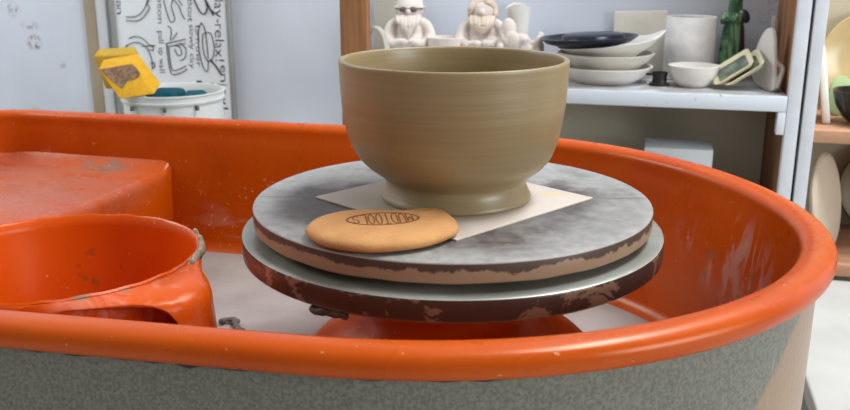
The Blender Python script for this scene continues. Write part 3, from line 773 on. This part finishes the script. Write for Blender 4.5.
# slab, cylinder, bowls, bottle
bm = B(); prism(bm, [(0, 0), (.094, 0), (.0905, .108), (.001, .105)], Matrix.Translation((.082, .922, SZ)) @ Matrix.Rotation(PI / 2 - .06, 4, 'X'), .009, .002)
put('clay_slab', bm, M_cream, None, 'cream square clay slab leaning on the wall behind the dishes', 'clay slab')
p = [(0, 0), (.0395, 0), (.041, .003), (.0412, .05), (.0408, .1005), (.0398, .102), (.0380, .1005), (.038, .01), (0, .008)]
put('cylinder_pot', lathe(B(), p, (.2115, .872, SZ), 64), M_grain, None, 'tall pale cylindrical pot behind the small white bowl', 'pot')
simple_bowl('bowl', (.2172, .775, SZ), .0395, .0335, M_bisque2, 'small white bowl in front of the pale cylindrical pot', foot=.55, curve=.5)
ip_ = thing('iron_pot', 'tiny dark iron pot with bar handle, left of the white bowl', 'pot', (.166, .772, SZ))
put('body', lathe(B(), [(0, 0), (.016, 0), (.0165, .003), (.0115, .005), (.011, .014), (.0125, .0185), (.0125, .021), (.0105, .0205), (.009, .012), (0, .010)], (.166, .772, SZ), 32), M_iron, ip_)
put('bar_handle', tube(B(), [(.157, .772, SZ + .0165), (.134, .775, SZ + .0175)], .0018, 8), M_iron, ip_)
bt = thing('bottle', 'tall green glazed bottle with knotted collar, behind the leaning trays', 'bottle', (.2795, .878, SZ))
p = [(0, 0), (.0205, 0), (.022, .004), (.0205, .05), (.0175, .08), (.0145, .095), (.0115, .11), (.0105, .125), (.012, .14), (.0135, .15), (.0115, .15), (.009, .13), (.009, .11), (0, .105)]
put('body', lathe(B(), p, (.2795, .878, SZ), 40), M_green, bt)
put('collar', lathe(B(), [(.011, .094), (.0165, .093), (.0205, .097), (.021, .103), (.0185, .109), (.013, .111), (.011, .110)], (.2795, .878, SZ), 36), M_green, bt)
put('bow', blobs(B(), [((.264, .868, SZ + .100), (.006, .005, .011), (0, .5, 0)), ((.294, .866, SZ + .104), (.008, .006, .012), (0, -.4, 0))], 14), M_green, bt)
# leaning trays
def tray(c, rx, tilt, rz, label):
    t = thing('tray', label, 'tray', c, 'leaning trays on the shelf')
    M_ = Matrix.Translation(c) @ Matrix.Rotation(rz, 4, 'Z') @ Matrix.Rotation(tilt, 4, 'Y') @ Matrix.Rotation(.38, 4, 'X') @ Matrix.Translation((0, .028, 0))
    L, W, H = .066, .056, .007
    def rr(x0, y0, x1, y1, r):
        o = []
        for cx, cy, a in ((x1 - r, y1 - r, 0), (x0 + r, y1 - r, 1), (x0 + r, y0 + r, 2), (x1 - r, y0 + r, 3)):
            for k in range(7): an = PI / 2 * (a + k / 6); o.append((cx + r * math.cos(an), cy + r * math.sin(an)))
        return o
    def ringv(bm, poly, z): return [bm.verts.new((x, y, z)) for x, y in poly]
    bm = B(); A = [ringv(bm, rr(.006, -W / 2 + .006, L - .006, W / 2 - .006, .006), 0), ringv(bm, rr(0, -W / 2, L, W / 2, .008), H), ringv(bm, rr(.003, -W / 2 + .003, L - .003, W / 2 - .003, .007), H), ringv(bm, rr(.008, -W / 2 + .008, L - .008, W / 2 - .008, .005), .0035)]
    for a, b in zip(A, A[1:]):
        for i in range(len(a)): bm.faces.new((a[i], a[(i + 1) % len(a)], b[(i + 1) % len(b)], b[i]))
    bm.faces.new(A[0][::-1]); bm.faces.new(A[-1])
    xform(bm, M_); put('shell', bm, M_ivory, t, angle=40)
    bm = B(); f_ = ringv(bm, rr(.0085, -W / 2 + .0085, L - .0085, W / 2 - .0085, .005), .0039); bm.faces.new(f_); xform(bm, M_); put('glazed_face', bm, M_tray, t, 'mottled grey-green glazed face', smooth=False)
tray((.2535, .742, SZ + .0008), 0, -.62, -.10, 'front ivory tray with mottled grey-green face, leaning right')
tray((.2685, .7385, SZ + .0008), 0, -.62, -.10, 'back ivory tray nested under the other leaning tray')
# white plate standing on edge, thick flanged foot
wp = thing('standing_plate', 'white ceramic plate standing on edge beside the shelf post', 'plate', (.320, .78, SZ))
bm = B()
poly = [(v.x, v.y) for v in smooth_line([Vector(q + (0,)) for q in ((0, 0), (.045, .001), (.068, .012), (.072, .036), (.062, .062), (.046, .084), (.030, .092), (.018, .086), (.010, .064), (.004, .030))], 6, True)]
prism(bm, poly, Matrix.Translation((.333, .738, SZ + .0018)) @ Matrix.Rotation(1.95, 4, 'Z') @ Matrix.Rotation(PI / 2, 4, 'X'), .007, .0018)
plate_body = put('plate_body', bm, M_bisque2, wp)
bm = B(); tube(bm, smooth_line([(.3385, .740, SZ + .0055), (.3425, .745, SZ + .020), (.3455, .752, SZ + .034), (.338, .757, SZ + .042), (.333, .760, SZ + .052), (.330, .762, SZ + .066)], 6), .0042, 10)
put('foot_rail', bm, M_bisque2, plate_body)
bm = B(); prism(bm, [(0, 0), (.012, 0), (.011, .10), (.006, .104), (.002, .10)], Matrix.Translation((.337, .90, SZ)) @ Matrix.Rotation(PI / 2 - .02, 4, 'X'), .018, .002)
put('clay_strip', bm, M_cream, None, 'narrow cream clay strip standing against the shelf side', 'clay piece')
# papers under the shelf
put('box', box(B(), (.150, .752, .3365), (.2562, .83, .4455), .0012), M_paper, None, 'plain white box standing under the shelf, behind the orange rim', 'box')

# right unit contents
bm = B(); prism(bm, [(v.x, v.y) for v in smooth_line([Vector(q + (0,)) for q in ((0, 0), (.07, 0), (.085, .03), (.08, .08), (.05, .112), (.015, .112), (-.002, .07))], 5, True)], Matrix.Translation((.4125, .758, RZ + .001)) @ Matrix.Rotation(-.17, 4, 'Y') @ Matrix.Rotation(1.45, 4, 'Z') @ Matrix.Rotation(PI / 2, 4, 'X'), .011, .003)
put('clay_slab', bm, M_bisque2, None, 'white clay slab leaning on the right-hand white post', 'clay slab')
simple_bowl('bowl', (.478, .772, RZ), .054, .052, M_black, 'glossy black bowl on the peach shelf at the right edge', foot=.45)
p = [(0, 0), (.045, 0), (.05, .004), (.072, .011), (.08, .016), (.0785, .0185), (.068, .0135), (.045, .0065), (0, .006)]
put('plate', lathe(B(), p, (0, 0, 0), 72, M=Matrix.Translation((.500, .915, RZ + .0815)) @ Matrix.Rotation(PI / 2 - .14, 4, 'X')), M_ochre, None, 'glossy pale ochre plate leaning at the back of the right shelf', 'plate', loc=(.50, .915, RZ))
bm = B(); prism(bm, [(v.x, v.y) for v in smooth_line([Vector(q + (0,)) for q in ((0, 0), (.03, .002), (.045, .022), (.035, .045), (.012, .062), (-.004, .05), (-.008, .022))], 5, True)], Matrix.Translation((.440, .845, RZ + .001)) @ Matrix.Rotation(.12, 4, 'Z') @ Matrix.Rotation(PI / 2 - .22, 4, 'X'), .005, .0012)
put('leaf_dish', bm, M_leaf, None, 'pale green leaf dish behind the glossy black bowl', 'dish')
p = [(0, 0), (.072, 0), (.076, .002), (.078, .006), (.076, .010), (.070, .0115), (0, .011)]
put('clay_disc', lathe(B(), p, (0, 0, 0), 64, M=Matrix.Translation((.4345, .775, LZ + .0800)) @ Matrix.Rotation(-.40, 4, 'Z') @ Matrix.Rotation(PI / 2 - .18, 4, 'Y') @ Matrix.Translation((0, 0, -.006))), M_beige, None, 'large beige clay disc standing under the right shelf', 'clay disc', loc=(.4345, .775, LZ))
p = [(0, 0), (.06, 0), (.066, .004), (.076, .014), (.074, .016), (.062, .008), (0, .007)]
put('plate', lathe(B(), p, (0, 0, 0), 56, M=Matrix.Translation((.548, .905, LZ + .0775)) @ Matrix.Rotation(PI / 2 - .12, 4, 'X')), M_olive, None, 'olive brown plate on edge behind the beige disc', 'plate', loc=(.548, .905, LZ))

# ------------------------------------------------------------------ whiteboard with marker drawings
bx0, bx1, bz0, bz1 = -0.9050, -0.6585, 0.30, 0.86
wb = thing('whiteboard', 'white marker board with throwing sketches, behind the white bucket', 'whiteboard', (-0.79, YW, 0.30))
sheet = put('sheet', box(B(), (bx0, YW - 0.012, bz0), (bx1, YW - 0.001, bz1)), M_board, wb, smooth=False)
fr = B(); box(fr, (bx0 - 0.010, YW - 0.016, bz0), (bx0, YW - 0.001, bz1), .001); box(fr, (bx1 - 0.003, YW - 0.014, bz0), (bx1 + 0.004, YW - 0.001, bz1), .001)
put('edging', fr, M_frame, wb, 'grey board edging')
YB = YW - 0.0128
def bpt(u, v): return Vector((-0.926 + (u - 109 - 0.045 * v) * 0.00222 + 0.0105, YB, 0.655 - 0.00205 * v))
ink = B()
def stroke(pts, r=0.0008):
    tube(ink, smooth_line([bpt(*p) for p in pts], 5), r, 5)
def word(s, u, v0, v1, hgt):
    """lettering running down the board, tops of the letters to the right"""
    t = text_bm(s, 1.0, 2, -0.006)
    x0 = min(q.co.x for q in t.verts); x1 = max(q.co.x for q in t.verts)
    for q in t.verts:
        k = (q.co.x - x0) / (x1 - x0); p = bpt(u + q.co.y * hgt, v0 + (v1 - v0) * k + 0.6 * math.sin(k * 20)); p.y = YB + 0.0004; q.co = p
    merge(ink, t)
word('play-relax!', 213, -10, 56, 13); word('enjoy!', 217.5, 60, 103, 11)
word('without', 187, -12, 19, 8); word('turn over', 194, 22, 62, 8); word('slowly clay', 188, 22, 64, 7)
word('bottom', 157, -8, 21, 8); word('pull up wall', 157, 29, 69, 8); word('clean', 116, -16, 13, 9); word('lift', 194, 76, 84, 8)
stroke([(125, 16), (136, 15), (143, 9), (147, 1), (147, -6)]); stroke([(125, 19.5), (138, 19), (146, 12), (149, 6), (147, 3), (150, -2)])
stroke([(127, 37), (134, 34.5), (142, 37), (148, 43), (152, 44)]); stroke([(123, 45), (130, 41), (138, 41), (145, 46), (149, 55), (150, 66)]); stroke([(124, 43), (126, 52), (125, 58)]); stroke([(146, 44), (151, 43), (151, 48), (147, 47)]); stroke([(148, 61), (152, 60), (152, 64), (149, 66)]); stroke([(140, 44), (154, 43)])
stroke([(163, -4), (166, 10), (170, 20), (174, 17), (171, 5), (173, -3)]); stroke([(172, -2), (178, 4), (181, 12), (184, 17)]); stroke([(176, -4), (182, 4)])
stroke([(164, 41), (184, 36)]); stroke([(165, 44), (184, 40)]); stroke([(165, 41), (166, 55), (169, 70), (178, 69), (185, 65)]); stroke([(167, 44), (168, 56), (171, 67), (184, 62)]); stroke([(173, 42), (178, 44), (180, 50), (176, 52), (173, 46)]); stroke([(178, 40), (184, 45), (183, 54), (178, 57)]); stroke([(171, 37), (176, 30)]); stroke([(169, 38), (170, 27), (167, 24)])
stroke([(200, 20), (197, 28), (197, 44), (200, 60), (204, 67), (206, 60), (205, 40), (203, 25), (200, 20)]); stroke([(201, 31), (206, 29), (210, 32), (212, 46), (209, 56), (204, 55), (201, 44), (201, 31)]); stroke([(208, 55), (214, 62), (219, 70)], .0018)
stroke([(193, -3), (198, 8), (203, 12), (206, 6), (204, -3)], .0014); stroke([(203, -4), (208, 5), (212, 13)], .0018)
stroke([(204, 82), (210, 78), (214, 84)])
put('marker_drawing', ink, M_ink, sheet, 'black marker sketches and words', smooth=False, recalc=False)

# ------------------------------------------------------------------ bench, bucket, sponges
bn = thing('bench', 'low pine bench behind the wheel, carrying the white bucket', 'bench', (-0.67, 0.70, 0))
put('seat', box(B(), (-0.90, 0.56, 0.305), (-0.45, 0.86, 0.33), .003), M_stool, bn)
for lx in (-0.875, -0.475):
    for ly in (0.585, 0.835): put('leg', box(B(), (lx - .016, ly - .016, 0), (lx + .016, ly + .016, 0.3055), .002), M_stool, bn)
BX, BY, BZ, BR = -0.6575, 0.70, 0.33, 0.0895
RZB = 0.5165
bk = thing('bucket', 'white plastic bucket holding teal sponges, behind the orange pan', 'bucket', (BX, BY, BZ))
hb = RZB - BZ
p = [(0, 0), (.074, 0), (.077, .003), (.0850, hb - .016), (.0880, hb - .0155), (.0887, hb - .012), (.0870, hb - .0115), (.0877, hb - .003), (BR, hb - .002), (BR, hb), (.0860, hb), (.0840, hb - .006), (.0825, hb - .02), (.074, .004), (0, .0035)]
tub = put('tub', lathe(B(), p, (BX, BY, BZ), 80), M_bucket, bk, angle=35)
for a in (-1.22, -0.62, -1.9):
    q = Vector((BX + .0877 * math.cos(a), BY + .0877 * math.sin(a), 0))
    b_ = box(B(), (-.0022, -.006, -.004), (.0022, .001, .004), .0008); xform(b_, Matrix.Translation((q.x, q.y, RZB - .0210)) @ Matrix.Rotation(a + PI / 2, 4, 'Z')); put('slot', b_, M_dot, tub, 'small dark slot below the rim')
put('water', lathe(B(), [(0, hb - .0358), (.0815, hb - .0358)], (BX, BY, BZ), 64), M_water, bk, 'cloudy water')
def sponge_blob(name, c, s, rz, mat, label, tilt=0):
    b_ = box(B(), (-s[0] / 2, -s[1] / 2, -s[2] / 2), (s[0] / 2, s[1] / 2, s[2] / 2), min(s) * .3, 4)
    bmesh.ops.subdivide_edges(b_, edges=b_.edges[:], cuts=1)
    xform(b_, Matrix.Translation(c) @ Matrix.Rotation(rz, 4, 'Z') @ Matrix.Rotation(tilt, 4, 'X'))
    return put(name, b_, mat, None, label, 'sponge', 'sponges at the bucket')
sponge_blob('sponge', (-.672, .700, RZB - .018), (.054, .075, .034), .2, M_teal, 'teal block sponge in the bucket, nearest the yellow sponges')
sponge_blob('sponge', (-.612, .695, RZB - .018), (.040, .055, .034), .45, M_teal, 'rounded teal sponge at the right side of the bucket')
def soft(c8, mats, label, dirt=False):
    b_ = B(); hexa(b_, c8, .004, 3)
    return b_
c8 = [(-.7047, .606, .5110), (-.6402, .612, .5216), (-.6520, .656, .5330), (-.7190, .656, .5290),
      (-.7627, .640, .5560), (-.6942, .640, .5689), (-.7083, .683, .5804), (-.7805, .683, .5675)]
o = put('sponge', soft([Vector(q) for q in c8], None, ''), M_yellow, None, 'bright yellow sponge with brown clay-soaked face on the bucket rim', 'sponge', 'sponges at the bucket')
a, b, c_, d = [Vector(c8[i]) for i in (4, 5, 1, 0)]
def fp(u, v): return (a.lerp(b, u)).lerp(d.lerp(c_, u), v)
nrm = (b - a).cross(d - a).normalized()
if nrm.y > 0: nrm = -nrm
bm = B(); poly = [fp(*q) for q in ((.05, .03), (.3, .03), (.6, .03), (.96, .04), (1.0, .16), (.99, .34), (.90, .44), (.70, .50), (.52, .52), (.40, .64), (.28, .70), (.20, .55), (.10, .28))]
vs = [bm.verts.new(q + nrm * 0.0012) for q in poly]; f0 = bm.faces.new(vs); bm.normal_update()
r = bmesh.ops.extrude_face_region(bm, geom=[f0])
for g in r['geom']:
    if isinstance(g, bmesh.types.BMVert): g.co -= nrm * 0.004
put('soaked_patch', bm, M_soaked, o, 'brown clay-soaked patch', smooth=False)
c8 = [(-.7849, .690, .5134), (-.7000, .690, .5190), (-.7150, .730, .5200), (-.7991, .730, .5171),
      (-.8037, .690, .5729), (-.7165, .690, .5787), (-.7441, .730, .5869), (-.8178, .730, .5806)]
put('sponge', soft([Vector(q) for q in c8], None, ''), M_yellow2, None, 'dull yellow sponge propped behind the bright yellow sponge', 'sponge', 'sponges at the bucket')
